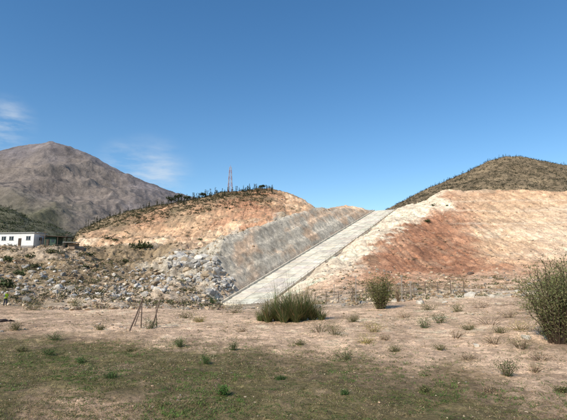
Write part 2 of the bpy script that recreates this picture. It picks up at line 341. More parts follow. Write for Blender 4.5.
kt=np.radians(np.arange(-75,-12,0.12)); kD=np.geomspace(300,700,130)
kl=[(300,'z',[(-400,0,'hillg'),(200,0,'hillg')]),
 (360,'v',[(-400,225,'hillg'),(0,230,'hillg'),(35,238,'hillg'),(70,250,'hillg'),(110,270,'hillg'),(200,285,'hillg')]),
 (450,'v',[(-400,180,'hillg'),(-60,192,'hillg'),(0,205,'hillg'),(18,211,'hillg'),(30,219,'hillg'),(48,224,'hillg'),(70,234,'hillg'),(110,260,'hillg'),(200,285,'hillg')]),
 (700,'z',[(-400,-10,'hillg'),(200,-10,'hillg')])]
k_=patch(kl,kt,kD,False,4,0.05)
k_.Z+=2.5*fbm(k_.X/25,k_.Y/25,5,311)
k_.C*=(1+0.3*fbm(k_.X/15,k_.Y/15,5,315,0.6))[...,None]
emit(k_,'hill',M_hill)

# ---------------------------------------------------------------- accumulators
class Acc:
    def __init__(s): s.V=[];s.F3=[];s.C=[];s.n=0
    def add(s,V,T,C):
        V=np.asarray(V,float); T=np.asarray(T,int)
        C=np.asarray(C,float)
        if C.ndim==1: C=np.tile(C,(len(V),1))
        s.V.append(V); s.F3.append(T+s.n); s.C.append(C); s.n+=len(V)
    def build(s,name,mat,smooth=False,parent=None):
        ob=mesh_np(name,np.vstack(s.V),np.vstack(s.F3),np.vstack(s.C),mat,smooth)
        if parent: ob.parent=parent
        return ob
def tube(acc,pts,rad,col,n=6):
    pts=np.asarray(pts,float); rad=np.broadcast_to(rad,(len(pts),)); V=[]
    for i,p in enumerate(pts):
        t=pts[min(i+1,len(pts)-1)]-pts[max(i-1,0)]; t/=np.linalg.norm(t)+1e-9
        up=np.array([0,0,1.0]) if abs(t[2])<0.9 else np.array([1.0,0,0])
        s1=np.cross(t,up); s1/=np.linalg.norm(s1); s2=np.cross(t,s1)
        for k in range(n):
            an=2*math.pi*k/n; V.append(p+rad[i]*(math.cos(an)*s1+math.sin(an)*s2))
    T=[]
    for i in range(len(pts)-1):
        for k in range(n):
            A=i*n+k;B=i*n+(k+1)%n;Cc=A+n;Dd=B+n; T+=[(A,B,Dd),(A,Dd,Cc)]
    for k in range(1,n-1): T.append((0,k+1,k)); b=(len(pts)-1)*n; T.append((b,b+k,b+k+1))
    acc.add(V,T,col)
def box(acc,c,s,col,rot=0.0):
    x,y,z=np.array(s)/2; V=np.array([(i*x,j*y,k*z) for i in(-1,1) for j in(-1,1) for k in(-1,1)])
    cr,sr=math.cos(rot),math.sin(rot); V=np.stack([V[:,0]*cr-V[:,1]*sr,V[:,0]*sr+V[:,1]*cr,V[:,2]],-1)+np.array(c)
    T=[(0,1,3),(0,3,2),(4,6,7),(4,7,5),(0,4,5),(0,5,1),(2,3,7),(2,7,6),(0,2,6),(0,6,4),(1,5,7),(1,7,3)]
    acc.add(V,T,col)
def leaves(acc,cen,L,W,cols,droop=None):
    """cen (n,3), random oriented diamond leaves"""
    n=len(cen); d=rng.normal(size=(n,3)); d[:,2]*=0.8
    if droop is not None: d=d*0.6+droop
    d/=np.linalg.norm(d,axis=1)[:,None]; e=np.cross(d,rng.normal(size=(n,3))); e/=np.linalg.norm(e,axis=1)[:,None]
    L=np.broadcast_to(L,(n,))[:,None]; W=np.broadcast_to(W,(n,))[:,None]
    V=np.stack([cen-d*L/2,cen+e*W/2,cen+d*L/2,cen-e*W/2],1).reshape(-1,3)
    b=np.arange(n)[:,None]*4; T=np.concatenate([b+np.array([[0,1,2]]),b+np.array([[0,2,3]])])
    acc.add(V,T,np.repeat(cols,4,axis=0))
def varcol(base,n,v=0.3,hue=0.12):
    c=np.tile(np.asarray(base,float),(n,1))*(1+v*rng.uniform(-1,1,(n,1)))*(1+hue*rng.uniform(-1,1,(n,3)))
    return np.clip(c,0.003,0.9)
def shrub(acc,pos,hgt,wid,nst,nl,leaf,base,lw=0.35,lean=0.5,low=0.15,stem=(0.09,0.06,0.04),upright=0.0,spread=0.075):
    pos=np.asarray(pos,float)
    for i in range(nst):
        az=rng.uniform(0,2*math.pi); rr=rng.uniform(0.1,1)**0.6; hh=hgt*rng.uniform(0.5,1.0)*(1-0.35*rr**2)
        tip=pos+np.array([math.cos(az)*rr*wid/2,math.sin(az)*rr*wid/2,hh])
        b0=pos+np.array([math.cos(az)*rr*wid*0.12,math.sin(az)*rr*wid*0.12,-0.05])
        ts=np.linspace(0,1,6)[:,None]
        bend=np.array([0,0,hh*0.25])*np.sin(ts*math.pi)*(1-upright)
        pts=b0+(tip-b0)*ts+bend+rng.normal(size=(6,3))*0.02*hgt*ts
        tube(acc,pts,np.linspace(0.012,0.003,6)*max(1,hgt*0.7),stem,3)
        m_=nl//nst; tt=low+(1-low)*rng.random(m_)**0.8
        idx=tt*5; i0=np.minimum(idx.astype(int),4); f=(idx-i0)[:,None]; c=pts[i0]*(1-f)+pts[i0+1]*f
        c=c+rng.normal(size=(m_,3))*spread*wid*(0.5+0.6*tt[:,None])*np.array([1,1,0.8])
        c[:,2]=np.maximum(c[:,2],pos[2]+0.02)
        br=0.7+0.6*rng.random()
        dr=np.array([math.cos(az)*0.4,math.sin(az)*0.4,0.5])
        leaves(acc,c,leaf*rng.uniform(0.6,1.4,m_),leaf*lw*rng.uniform(0.7,1.3,m_),varcol(np.array(base)*br,m_),dr)
def reeds(acc,pos,hgt,wid,n,base,dead=0.15,bw=0.02,dry=(0.34,0.26,0.13)):
    """fountain-like tussock: blades leave a narrow crown and arch outwards"""
    pos=np.asarray(pos,float)
    az=rng.uniform(0,2*math.pi,n); r0=rng.random(n)**0.5*wid*0.13; sp=rng.random(n)**0.8
    hv=1+0.3*np.sin(az*3+rng.uniform(0,6))+0.2*np.sin(az*7+rng.uniform(0,6))
    L=hgt*rng.uniform(0.4,1.15,n)*hv
    tilt=sp*1.5
    bx=np.stack([np.cos(az)*r0,np.sin(az)*r0,np.zeros(n)],-1)+pos
    a2=az+rng.normal(0,.35,n); dirx=np.stack([np.cos(a2),np.sin(a2),np.zeros(n)],-1); side=np.cross(dirx,[0,0,1.0])
    c=bx.copy(); rows=[]; ang=tilt*0.5
    for k,t in enumerate((0,0.35,0.7,1.0)):
        wv=bw*(1-t*0.85); rows+=[c-side*wv,c+side*wv]
        if k<3:
            s_=(0.35,0.35,0.3)[k]*L; c=c+dirx*(np.sin(ang)*s_)[:,None]; c[:,2]+=np.cos(ang)*s_; ang=ang+0.15+0.25*sp; c[:,2]=np.maximum(c[:,2],pos[2]+0.02)
    V=np.stack(rows,1).reshape(-1,3); b=np.arange(n)[:,None]*8
    T=np.concatenate([b+np.array([[k,k+1,k+3]]) for k in(0,2,4)]+[b+np.array([[k,k+3,k+2]]) for k in(0,2,4)])
    col=varcol(base,n,0.45); dd=rng.random(n)<dead; col[dd]=varcol(dry,dd.sum(),0.3)
    acc.add(V,T,np.repeat(col,8,axis=0))

# ---------------------------------------------------------------- concrete spillway chute (slightly stepped slabs)
A=Acc()
conc=COL['conc']
ns=36; la=AMAX/ns; nw=3; lw_=CW/nw
for i in range(ns):
    for j in range(nw):
        a0,a1=i*la+0.03,(i+1)*la-0.03; w0,w1=j*lw_+0.04,(j+1)*lw_-0.04
        c=conc*(1+0.13*rng.uniform(-1,1))*(1+0.03*rng.uniform(-1,1,3))
        zn=0.10+rng.uniform(0,0.03); zf=0.0
        V=[chute_pt(a0,w0,zn),chute_pt(a0,w1,zn),chute_pt(a1,w1,zf),chute_pt(a1,w0,zf)]
        V+= [v-np.array([0,0,0.5]) for v in V]
        A.add(V,[(0,1,2),(0,2,3),(0,4,5),(0,5,1),(1,5,6),(1,6,2),(2,6,7),(2,7,3),(3,7,4),(3,4,0)],c)
def strip(acc,w0,w1,zt,a0,a1,col,zb=-0.6,seg=4):
    es=np.linspace(a0,a1,seg+1)
    for s0,s1 in zip(es[:-1],es[1:]):
        V=[chute_pt(s0,w0,zt),chute_pt(s0,w1,zt),chute_pt(s1,w1,zt),chute_pt(s1,w0,zt)]
        V+=[chute_pt(s0,w0,zb),chute_pt(s0,w1,zb),chute_pt(s1,w1,zb),chute_pt(s1,w0,zb)]
        acc.add(V,[(0,1,2),(0,2,3),(0,4,5),(0,5,1),(1,5,6),(1,6,2),(2,6,7),(2,7,3),(3,7,4),(3,4,0)],col*(1+0.06*rng.uniform(-1,1)))
strip(A,-0.30,-0.02,0.55,0,AMAX,conc*0.95,seg=36)
strip(A,CW+0.02,CW+0.30,0.45,0,AMAX,conc*1.05,seg=36)
A.build('spillway_chute',M_conc)
for nm_,ww in (('guard_railing',CW+0.55),('guard_railing',-0.55)):
    A=Acc(); aa=np.arange(4,AMAX,4.5)
    for s_ in aa: tube(A,[chute_pt(s_,ww,-0.4),chute_pt(s_,ww,1.2)],0.055,(0.22,0.19,0.16),4)
    for z_ in (0.7,1.15): tube(A,[chute_pt(s_,ww,z_) for s_ in aa],0.03,(0.26,0.23,0.2),4)
    A.build(nm_,M_wood)

# ---------------------------------------------------------------- rocks
def ico():
    import bmesh
    bm=bmesh.new(); bmesh.ops.create_icosphere(bm,subdivisions=2,radius=1)
    V=np.array([v.co[:] for v in bm.verts]); T=np.array([[v.index for v in f.verts] for f in bm.faces])
    bm.free(); bm=bmesh.new(); bmesh.ops.create_icosphere(bm,subdivisions=1,radius=1)
    V1=np.array([v.co[:] for v in bm.verts]); T1=np.array([[v.index for v in f.verts] for f in bm.faces]); bm.free(); return V,T,V1,T1
IV,IT,IV1,IT1=ico()
def mkr(V):
    V=V.copy()
    for k in range(9):
        n_=rng.normal(size=3); n_/=np.linalg.norm(n_); dd=rng.uniform(0.4,0.85)
        pr=V@n_; V-=np.outer(np.clip(pr-dd,0,None),n_)
    return V*(1+0.05*rng.normal(size=(len(V),1)))
rockvars=[mkr(IV) for i in range(12)]; rocklow=[mkr(IV1) for i in range(12)]
def rocks(acc,pos,size,cols,flat=0.65,sink=0.25,low=False):
    for p,s,c in zip(pos,size,cols):
        V=(rocklow if low else rockvars)[rng.integers(12)]*s*np.array([rng.uniform(0.7,1.3),rng.uniform(0.7,1.3),flat*rng.uniform(0.7,1.3)])
        an=rng.uniform(0,6.28); cr,sr=math.cos(an),math.sin(an)
        V=np.stack([V[:,0]*cr-V[:,1]*sr,V[:,0]*sr+V[:,1]*cr,V[:,2]],-1)
        acc.add(V+p+np.array([0,0,s*flat*(1-2*sink)*0.5]),IT1 if low else IT,c)
def scat(n,u0,u1,d0,d1,patchp=None,clump=None):
    u=rng.uniform(u0,u1,n); d=rng.uniform(d0,d1,n)
    t=np.arctan((u-CX)/F/0.99); x=d*np.tan(t); z=zat(patchp or g,x,d)
    p=np.stack([x,d,z],-1)
    if clump is not None:
        k=fbm(x/clump,d/clump,3,401)>rng.uniform(-0.25,0.45,n); p=p[k]
    return p
def outside(p,m=1.0):
    a_,w_=chute_coords(p[:,0],p[:,1]); return p[~((w_>-m)&(w_<CW+m)&(a_>-1)&(a_<AMAX+2))]
RC=[lin((212,190,160))*.85,lin((186,164,136))*.85,lin((164,142,114))*.85,lin((158,148,134))*.85,lin((186,156,124))*.85]
def rcols(n,pal=RC,v=0.25): 
    c=np.array([pal[i] for i in rng.integers(len(pal),size=n)]); return np.clip(c*(1+v*rng.uniform(-1,1,(n,1))),0,0.8)
A=Acc()
for (n,u0,u1,d0,d1,s0,s1,cl) in [(4200,-60,225,55,84,0.07,0.6,5),(5200,300,640,54,80,0.06,0.55,5),(1800,200,330,56,95,0.06,0.4,4),
        (4000,-60,220,80,128,0.10,0.9,7),(3200,320,640,78,118,0.08,0.55,8),(2400,-60,640,30,53,0.025,0.17,3),(4200,-60,640,11,30,0.01,0.055,2),
        (1800,80,330,122,240,0.15,0.7,9),(1800,370,640,125,240,0.12,0.55,9)]:
    p=outside(scat(n,u0,u1,d0,d1,None,cl)); s=s0+(s1-s0)*rng.random(len(p))**3.5
    a_,w_=chute_coords(p[:,0],p[:,1]); kp=~((w_<0)&(w_>-11)&(a_>8)&(a_<120)&(rng.random(len(p))<0.7)); p=p[kp]; s=s[kp]
    rocks(A,p,s,rcols(len(p)),low=True)
A.build('gravel_rocks',M_rock)
# large outcrop blocks beside the chute
A=Acc(); BL=[lin((198,190,178))*.88,lin((178,172,164))*.88,lin((212,202,186))*.88,lin((156,148,136))*.88,lin((174,154,128))*.88]
for (cu,cv,ru_,rv_,n,s0,s1) in [(185,261,18,8,170,0.4,2.1),(212,270,9,8,90,0.3,1.6),(222,285,10,8,90,0.3,1.2),(195,279,14,6,70,0.3,1.0),(150,285,30,10,90,0.3,1.1),(110,293,34,8,50,0.25,0.9),(60,288,44,12,55,0.25,1.0),(205,298,14,6,50,0.25,.7),(40,270,40,10,35,0.25,1.0),(120,272,30,8,30,.25,.8),(15,290,20,12,20,.3,1.0)]:
    for i in range(n):
        q=station(cu+ru_*rng.normal()*0.5,cv+rv_*rng.normal()*0.5)
        rocks(A,[q],[s0+(s1-s0)*rng.random()**2*rng.uniform(.6,1)],rcols(1,BL,0.22),0.75,0.35)
A.build('rock_outcrop',M_rock)
for (u,v,s) in [(470,298,1.0),(421,304,0.75),(129,301,0.75),(527,339,0.35),(470,275,1.0),(88,300,0.5),(445,303,0.4),(492,297,0.5),(395,302,.5),(536,299,.55),(150,306,.45),(516,293,.6),(380,316,.3),(476,347,.2)]:
    A=Acc(); q=station(u,v); rocks(A,[q],[s],[lin((212,200,180))*.85 if v!=275 else lin((120,100,85))*.8],0.6); A.build('boulder',M_rock)

# ---------------------------------------------------------------- vegetation
A=Acc(); q=station(291,321)
for dx,dy,hh,n in [(0,0,2.7,800),(-1.1,.3,2.3,600),(1.0,.2,2.6,650),(-1.9,-.1,1.7,380),(1.8,.4,2.0,380),(.4,-.6,1.9,420),(-.6,-.7,1.8,420),(2.5,-.2,1.1,160),(-2.5,.2,1.1,160)]:
    b_=q+np.array([dx,dy,0]); b_[2]=float(zat(g,b_[0],b_[1])); reeds(A,b_,hh,2.2,n,(0.15,0.175,0.065),0.22,0.022)
A.build('reed_clump',M_leaf)
A=Acc(); q=station(381,309); shrub(A,q,4.0,3.3,40,4400,0.20,(0.15,0.15,0.055),0.25,low=0.05,upright=0.5,spread=0.09); A.build('shrub',M_leaf)
A=Acc(); q=bear(558,22.5)
shrub(A,q,4.4,3.4,60,9500,0.13,(0.18,0.18,0.075),0.24,low=0.05,upright=0.3,spread=0.06); shrub(A,q+np.array([1.4,.8,0]),4.9,3.4,45,8500,0.13,(0.17,0.175,0.07),0.24,low=0.03,upright=0.3)
A.build('willow_shrub',M_leaf)
smalls=[(180,347,12,10,'G'),(233,350,10,6,'G'),(345,360,20,12,'G'),(507,376,18,18,'G'),(223,395,12,9,'B'),(206,364,12,7,'G'),(148,329,20,9,'G'),(55,340,16,7,'G'),
 (320,332,30,13,'O'),(374,332,18,12,'Y'),(424,328,16,8,'G'),(440,323,16,8,'G'),(231,313,26,8,'O'),(82,363,10,6,'G'),(187,318,18,6,'O'),(495,344,22,9,'D'),(523,349,30,14,'O'),(335,335,22,9,'O'),
 (395,352,14,5,'O'),(212,304,14,8,'G'),(22,352,12,6,'O'),(48,355,12,5,'G'),(100,330,10,5,'O'),(398,302,5,22,'D'),(490,325,34,11,'D'),(540,360,24,10,'D'),(458,312,12,6,'O'),(16,330,12,7,'O'),(560,392,12,7,'O'),(345,395,9,5,'G'),
 (200,322,14,5,'Y'),(352,322,16,6,'O'),(405,318,18,7,'D'),(470,330,14,6,'O'),(510,318,24,8,'D'),(548,335,22,9,'O'),(300,345,14,4,'O'),(440,350,12,5,'O'),(130,352,14,4,'O'),(365,343,18,5,'Y'),(240,332,16,5,'D'),(30,310,22,8,'O'),(75,306,16,6,'O'),(468,360,14,6,'D'),(425,392,12,5,'O'),(280,380,10,4,'G'),(110,378,12,4,'G'),(530,310,26,9,'O'),
 (430,310,20,7,'O'),(480,308,20,7,'D'),(500,333,18,8,'O'),(455,338,20,7,'D'),(520,330,24,9,'Y'),(385,340,14,5,'D'),(535,372,18,8,'D'),(490,392,14,6,'D')]
for (u,v,wp,hp,kd) in smalls:
    q=station(u,v); sc=q[1]/F; A=Acc(); base={'G':(0.08,0.135,0.04),'B':(0.10,0.21,0.045),'O':(0.17,0.165,0.065),'Y':(0.38,0.31,0.10),'D':(0.38,0.28,0.17)}[kd]
    lf=max(0.05,0.0022*q[1]); 
    shrub(A,q,hp*sc*rng.uniform(.8,1.3),wp*sc*rng.uniform(1.0,1.5),18,700 if kd!='D' else 480,lf,np.array(base)*rng.uniform(.8,1.2),0.4,low=0.0,stem=(0.15,0.1,0.06),spread=rng.uniform(.1,.15)); A.build('low_plant' if kd!='D' else 'dry_bush',M_leaf)
# weeds and dry grass across the old field
A=Acc()
def tufts(p,hh,n,bw,base,v=0.4):
    m_=len(p); 
    P_=np.repeat(p,n,axis=0)+np.concatenate([rng.normal(size=(m_*n,2))*hh*0.7,np.zeros((m_*n,1))],1)
    d=rng.normal(size=(m_*n,3))*np.array([0.7,0.7,0.15])+np.array([0,0,0.6]); L=hh*rng.uniform(0.4,1.2,(m_*n,1)); tip=P_+d*L
    e=rng.normal(size=(m_*n,3))*np.array([1,1,0]); e/=np.linalg.norm(e,axis=1)[:,None]
    V=np.stack([P_-e*bw,P_+e*bw,tip],1).reshape(-1,3); T=np.arange(len(V)).reshape(-1,3)
    c=np.repeat(varcol(base,m_,v),n,axis=0); A.add(V,T,np.repeat(c,3,axis=0))
def fieldscat(n,cl,thr,seed=501):
    p=scat(n,-80,650,9.5,27); fb=fbm(p[:,0]/cl,p[:,1]/cl,4,seed); 
    lim=np.interp((p[:,0]/p[:,1])*F+CX,[0,150,330,450,567],[29,25,20,17,13]); 
    return p[(fb>thr)&(p[:,1]<lim*(1+0.16*rng.normal(size=len(p))))]
tufts(fieldscat(38000,1.6,-0.08),0.055,5,0.009,(0.155,0.15,0.055))
tufts(fieldscat(28000,1.1,0.0,520),0.06,5,0.009,(0.34,0.26,0.14))
tufts(fieldscat(20000,0.9,0.06,540),0.055,5,0.012,(0.10,0.14,0.04))
tufts(fieldscat(6500,2.5,0.08,560),0.12,10,0.012,(0.11,0.165,0.042))
tufts(scat(10000,-80,650,18,60,None,3),0.13,6,0.014,(0.36,0.27,0.16))
tufts(scat(6000,-80,650,18,60,None,4),0.14,7,0.015,(0.18,0.18,0.075))
A.build('field_grass',M_leaf)
# scrub over the slopes
def scrubs(A,p,s,n,base,v=0.35,flat=0.8,lw=0.6):
    for q,ss in zip(p,s):
        c=rng.normal(size=(n,3))*np.array([0.38,0.38,0.3*flat])*ss; c[:,2]=np.abs(c[:,2])+0.05*ss
        leaves(A,c+q,ss*0.36*rng.uniform(.6,1.3,n),ss*0.36*lw*rng.uniform(.6,1.3,n),varcol(np.array(base)*rng.uniform(0.7,1.3),n,v))
A=Acc()
p=outside(scat(2400,-60,225,62,128,None,8),3); scrubs(A,p,rng.uniform(0.25,1.2,len(p)),26,(0.14,0.125,0.06))
p=outside(scat(2600,-60,225,55,128,None,6),3); scrubs(A,p,rng.uniform(0.25,1.0,len(p)),22,(0.32,0.24,0.15))
p=outside(scat(1700,310,640,55,105,None,6),3); scrubs(A,p,rng.uniform(0.2,0.8,len(p)),20,(0.27,0.20,0.11))
p=outside(scat(700,310,640,55,105,None,7),3); scrubs(A,p,rng.uniform(0.2,0.9,len(p)),20,(0.13,0.13,0.055))
p=outside(scat(1700,75,300,122,235,None,12),10); scrubs(A,p,rng.uniform(0.3,1.3,len(p)),22,(0.12,0.105,0.052))
p=outside(scat(850,390,640,110,240,None,12),14); scrubs(A,p,rng.uniform(0.25,0.9,len(p)),22,(0.12,0.10,0.052))
p=outside(scat(1900,70,272,200,262,None,None),8); scrubs(A,p,rng.uniform(0.5,1.7,len(p)),24,(0.08,0.075,0.037))
for (u,v,s) in [(108,240,1.6),(140,249,3.0),(146,248,2.4),(115,241,1.5),(72,240,2.0),(60,238,1.6),(427,222,1.8),(433,206,1.3),(447,206,1.0),(200,240,1.2),(8,262,2),(35,268,1.6),(30,258,1.5),(85,268,1.3),(6,288,2.2),(52,254,1.8),(90,256,1.5),(20,275,1.6),(125,262,1.4)]:
    q=station(u,v); scrubs(A,[q],[s],110,(0.085,0.095,0.04))
A.build('hillside_scrub',M_leaf)
A=Acc()
p=scat(7500,350,700,325,490,h); scrubs(A,p,rng.uniform(0.8,2.4,len(p)),12,(0.065,0.062,0.036),0.35,1.0)
p=scat(1500,-120,110,350,470,k_); scrubs(A,p,rng.uniform(1.2,4,len(p)),14,(0.06,0.07,0.033),0.35,1.0)
A.build('distant_scrub',M_leaf)
# columnar trees / cacti along the crests (distant mass)
A=Acc()
def spire(A,q,hh,base):
    q=np.asarray(q,float); n=int(26+hh*8); wide=rng.uniform(0.6,1.9); top=rng.uniform(0.3,1.0)
    tube(A,[q-[0,0,.4],q+[rng.normal()*0.15,0,hh*0.95]],[0.09,0.03],(0.06,0.045,0.03),4)
    t=rng.random(n); r=(0.06+0.2*(1-t*top))*hh*0.45*wide*rng.uniform(0.2,1.2,n); az=rng.uniform(0,6.28,n)
    c=np.stack([np.cos(az)*r,np.sin(az)*r,(0.08+0.95*t)*hh],-1)+q
    leaves(A,c,0.45*rng.uniform(.6,1.3,n),0.22*rng.uniform(.6,1.3,n),varcol(base,n,0.35),np.array([0,0,0.6]))
for i in range(190):
    u=rng.uniform(82,274) if i<110 else rng.uniform(175,272); q=bear(u,rng.uniform(226,256)); hh=1.2+3.2*rng.random()**1.4
    spire(A,q,hh,(0.05,0.055,0.028))
for i in range(120):
    u=rng.uniform(405,640); d=rng.uniform(455,482); t=math.atan((u-CX)/F/0.97); x=d*math.tan(t); spire(A,[x,d,float(zat(h,x,d))],1.2+3.6*rng.random()**2,(0.055,0.055,0.03))
A.build('ridge_trees',M_leaf)
# round-crowned trees on left crest
def tree(u,d,hh,wd):
    q=bear(u,d); A=Acc()
    tube(A,[q-[0,0,.5],q+[0.1,0,hh*.3],q+[-.1,.1,hh*.55]],[.22,.17,.1],(0.06,0.045,0.03),6)
    for i in range(7):
        az=i*0.9; tip=q+[math.cos(az)*wd*.35,math.sin(az)*wd*.35,hh*rng.uniform(.6,.9)]
        tube(A,[q+[0,0,hh*.35],(q+[0,0,hh*.5]+tip)/2,tip],[.09,.06,.02],(0.06,0.045,0.03),4)
        c=tip+rng.normal(size=(70,3))*np.array([wd*.13,wd*.13,hh*.10]); leaves(A,c,.5*rng.uniform(.6,1.3,70),.35,varcol(np.array((0.045,0.055,0.025))*rng.uniform(.7,1.4),70))
    A.build('tree',M_leaf)
for u,d,hh,wd in [(171,236,3.8,5),(178,238,4.4,4.5),(187,240,2.6,3.5),(262,243,2.2,3),(203,240,2.6,3)]: tree(u,d,hh,wd)

# ---------------------------------------------------------------- lattice tower
A=Acc(); q=bear(230,246); Ht=P(231,167,246)[2]-q[2]; red=np.array((0.42,0.20,0.14)); wht=np.array((0.50,0.42,0.38))
w0_,w1_=1.3,0.45; nsg=8
def lc(k,t): 
    sx,sy=[(-1,-1),(1,-1),(1,1),(-1,1)][k%4]; ww=w0_+(w1_-w0_)*t; return q+np.array([sx*ww,sy*ww,Ht*t-0.3*(t==0)])
for s_ in range(nsg):
    t0,t1=s_/nsg,(s_+1)/nsg; c=red if s_%2==0 else wht
    for k in range(4):
        tube(A,[lc(k,t0),lc(k,t1)],0.10,c,4); tube(A,[lc(k,t0),lc(k+1,t1)],0.04,c,4); tube(A,[lc(k+1,t0),lc(k,t1)],0.04,c,4); tube(A,[lc(k,t1),lc(k+1,t1)],0.04,c,4)
tube(A,[q+[0,0,Ht-0.2],q+[0,0,Ht+1.2]],0.06,red,5)
A.build('lattice_tower',M_wood)

# ---------------------------------------------------------------- buildings on the left terrace
def empty(name,loc):
    e=bpy.data.objects.new(name,None); e.location=loc; bpy.context.scene.collection.objects.link(e); return e
def part(parent,name,c,s,mat,bev=0.0):
    A=Acc(); box(A,(0,0,0),s,(1,1,1)); ob=A.build(name,mat); ob.location=c; ob.parent=parent
    if bev: b=ob.modifiers.new('b','BEVEL'); b.width=bev; b.segments=1
    return ob
M_wh=paint_mat('white_wall_paint',(0.76,0.74,0.69),0.6,0.16,1.2); M_glass=paint_mat('window_glass',(0.03,0.04,0.05),0.15,0.2); M_roof=paint_mat('metal_roof',(0.42,0.42,0.40),0.5,0.2)
M_grn=paint_mat('green_shed_cladding',(0.04,0.075,0.055),0.7,0.3); M_dk=paint_mat('dark_timber',(0.08,0.06,0.045),0.8,0.3); M_fr=paint_mat('frame',(0.3,0.3,0.3),0.5,0.1)
q=bear(22,129); gz=q[2]
e=empty('white_house',(q[0],q[1],gz-0.1)); e.rotation_euler=(0,0,math.radians(-8))
part(e,'walls',(0,0,2.0),(10.8,5,4.2),M_wh); part(e,'roof',(0,0,4.19),(11.6,5.8,0.16),M_roof); part(e,'roof_ridge',(0,0,4.34),(11.4,2.6,0.12),M_roof)
part(e,'plinth',(0,-0.02,0.2),(10.86,5.08,0.6),paint_mat('plinth',(0.3,0.27,0.24)))
for i,x in enumerate((-4,-1.6,3.7)):
    part(e,'window_%d'%i,(x,-2.51,2.6),(1.3,0.06,1.0),M_glass); part(e,'sill_%d'%i,(x,-2.56,2.06),(1.5,0.16,0.07),M_fr); part(e,'window_head_%d'%i,(x,-2.54,3.15),(1.5,0.1,0.08),M_fr)
    part(e,'mullion_%d'%i,(x,-2.56,2.6),(0.06,0.05,1.0),M_wh)
part(e,'door',(1.1,-2.52,1.55),(0.95,0.07,2.1),M_dk)
part(e,'side_window',(5.41,0.4,2.6),(0.06,1.2,0.9),M_glass)
q=bear(56,128)
e=empty('green_shed',(q[0],q[1],q[2]-0.1)); e.rotation_euler=(0,0,math.radians(-5))
part(e,'walls',(-1.4,0.6,1.5),(3.8,3.4,2.8),M_grn); ob=part(e,'roof',(0.1,0.3,3.06),(8.0,4.6,0.14),M_dk); ob.rotation_euler=(0,math.radians(2.5),0)
part(e,'door',(-1.9,-1.13,1.25),(1.0,0.06,2.0),M_dk); part(e,'window',(-0.4,-1.13,1.8),(0.8,0.06,0.7),M_glass)
for i,(x,y) in enumerate(((3.7,-1.7),(3.7,1.9),(1.4,-1.7),(-3.6,-1.7))): part(e,'post_%d'%i,(x,y,1.45),(0.16,0.16,2.9),M_dk)
part(e,'low_wall',(2.5,1.6,0.8),(2.2,0.12,1.4),M_grn); part(e,'workbench',(2.4,0.2,0.9),(1.6,0.7,0.1),M_dk)
q=bear(71,125.5); e=empty('open_shed',(q[0],q[1],q[2]-0.1)); M_cr=paint_mat('crate',(0.28,0.20,0.14))
for i,(x,y) in enumerate(((-1.6,-1),(1.6,-1),(-1.6,1),(1.6,1))): part(e,'post_%d'%i,(x,y,1.0),(0.12,0.12,2.0),M_dk)
part(e,'roof',(0,0,2.05),(3.8,2.6,0.1),M_roof); part(e,'back_wall',(0,1.09,1.0),(3.1,0.06,1.7),M_cr); part(e,'stacked_crates',(0.3,0.2,0.5),(1.5,0.9,0.8),M_cr)
q=bear(80,127); e=empty('storage_crate',(q[0],q[1],q[2])); part(e,'body',(0,0,0.5),(1.8,1.2,1.0),M_cr,0.04); part(e,'lid',(0,0,1.05),(1.95,1.35,0.1),M_roof)
for i,(u,d,hh) in enumerate([(44,126,4.6),(66,130,4.4)]):
    A=Acc(); q=bear(u,d); tube(A,[q-[0,0,.4],q+[0,0,hh]],[.11,.08],(0.16,0.12,0.09),6); box(A,q+[0,0,hh-.4],(1.3,.1,.12),(0.16,0.12,0.09)); A.build('utility_pole',M_wood)
A=Acc(); pr=None
for u in np.arange(2,104,7.5):
    q=bear(u,122.5); tube(A,[q-[0,0,.3],q+[0,0,1.3]],.05,(0.2,0.16,0.12),4)
    if pr is not None:
        for z_ in (.6,1.15): tube(A,[pr+[0,0,z_],q+[0,0,z_]],.02,(0.2,0.18,0.16),3)
    pr=q
A.build('terrace_fence',M_wood)

# ---------------------------------------------------------------- leaning timber frame on the sand
wc_=(0.14,0.10,0.075)
def pole(A,u0,v0,u1,v1,dd=0,r=0.05):
    b=station(u0,v0); t=P(u1,v1,b[1]+dd); tube(A,[b-[0,0,.1],(b+t)/2+rng.normal(size=3)*.02,t],[r,r*.9,r*.75],wc_,7)
A=Acc(); pole(A,129,331,143,298,0.3,.055); pole(A,141,328,142,300,-.2,.045); pole(A,134,326,141,306,0.9,.04)
pole(A,152,328,160,300,.3,.05); pole(A,157,327,156,304,.2,.04); A.build('timber_trestle',M_wood)
# fence along the river track
A=Acc(); tops=[]
for u in np.arange(302,475,12.5):
    q=bear(u+rng.uniform(-2,2),62+rng.uniform(-.5,.5)); hh=rng.uniform(1.5,2.0); t=q+[rng.normal()*.06,0,hh]; tops.append((q,t)); tube(A,[q-[0,0,.2],t],[.07,.055],(0.16,0.12,0.09),5)
for (q0,t0),(q1,t1) in zip(tops[:-1],tops[1:]):
    for f in (.45,.7,.93): tube(A,[q0+(t0-q0)*f,q1+(t1-q1)*f],0.018,(0.16,0.14,0.12),3)
A.build('wire_fence',M_wood)
for (u,v,hp) in [(356,305,28),(334,299,14),(411,300,18),(402,300,24)]:
    A=Acc(); q=station(u,v); hh=hp*q[1]/F; tube(A,[q-[0,0,.2],q+[.05,0,hh]],[.08,.06],(0.30,0.25,0.2),6); box(A,q+[.05,0,hh-.1],(.28,.06,.16),(0.36,0.31,0.25)); A.build('marker_post',M_wood)
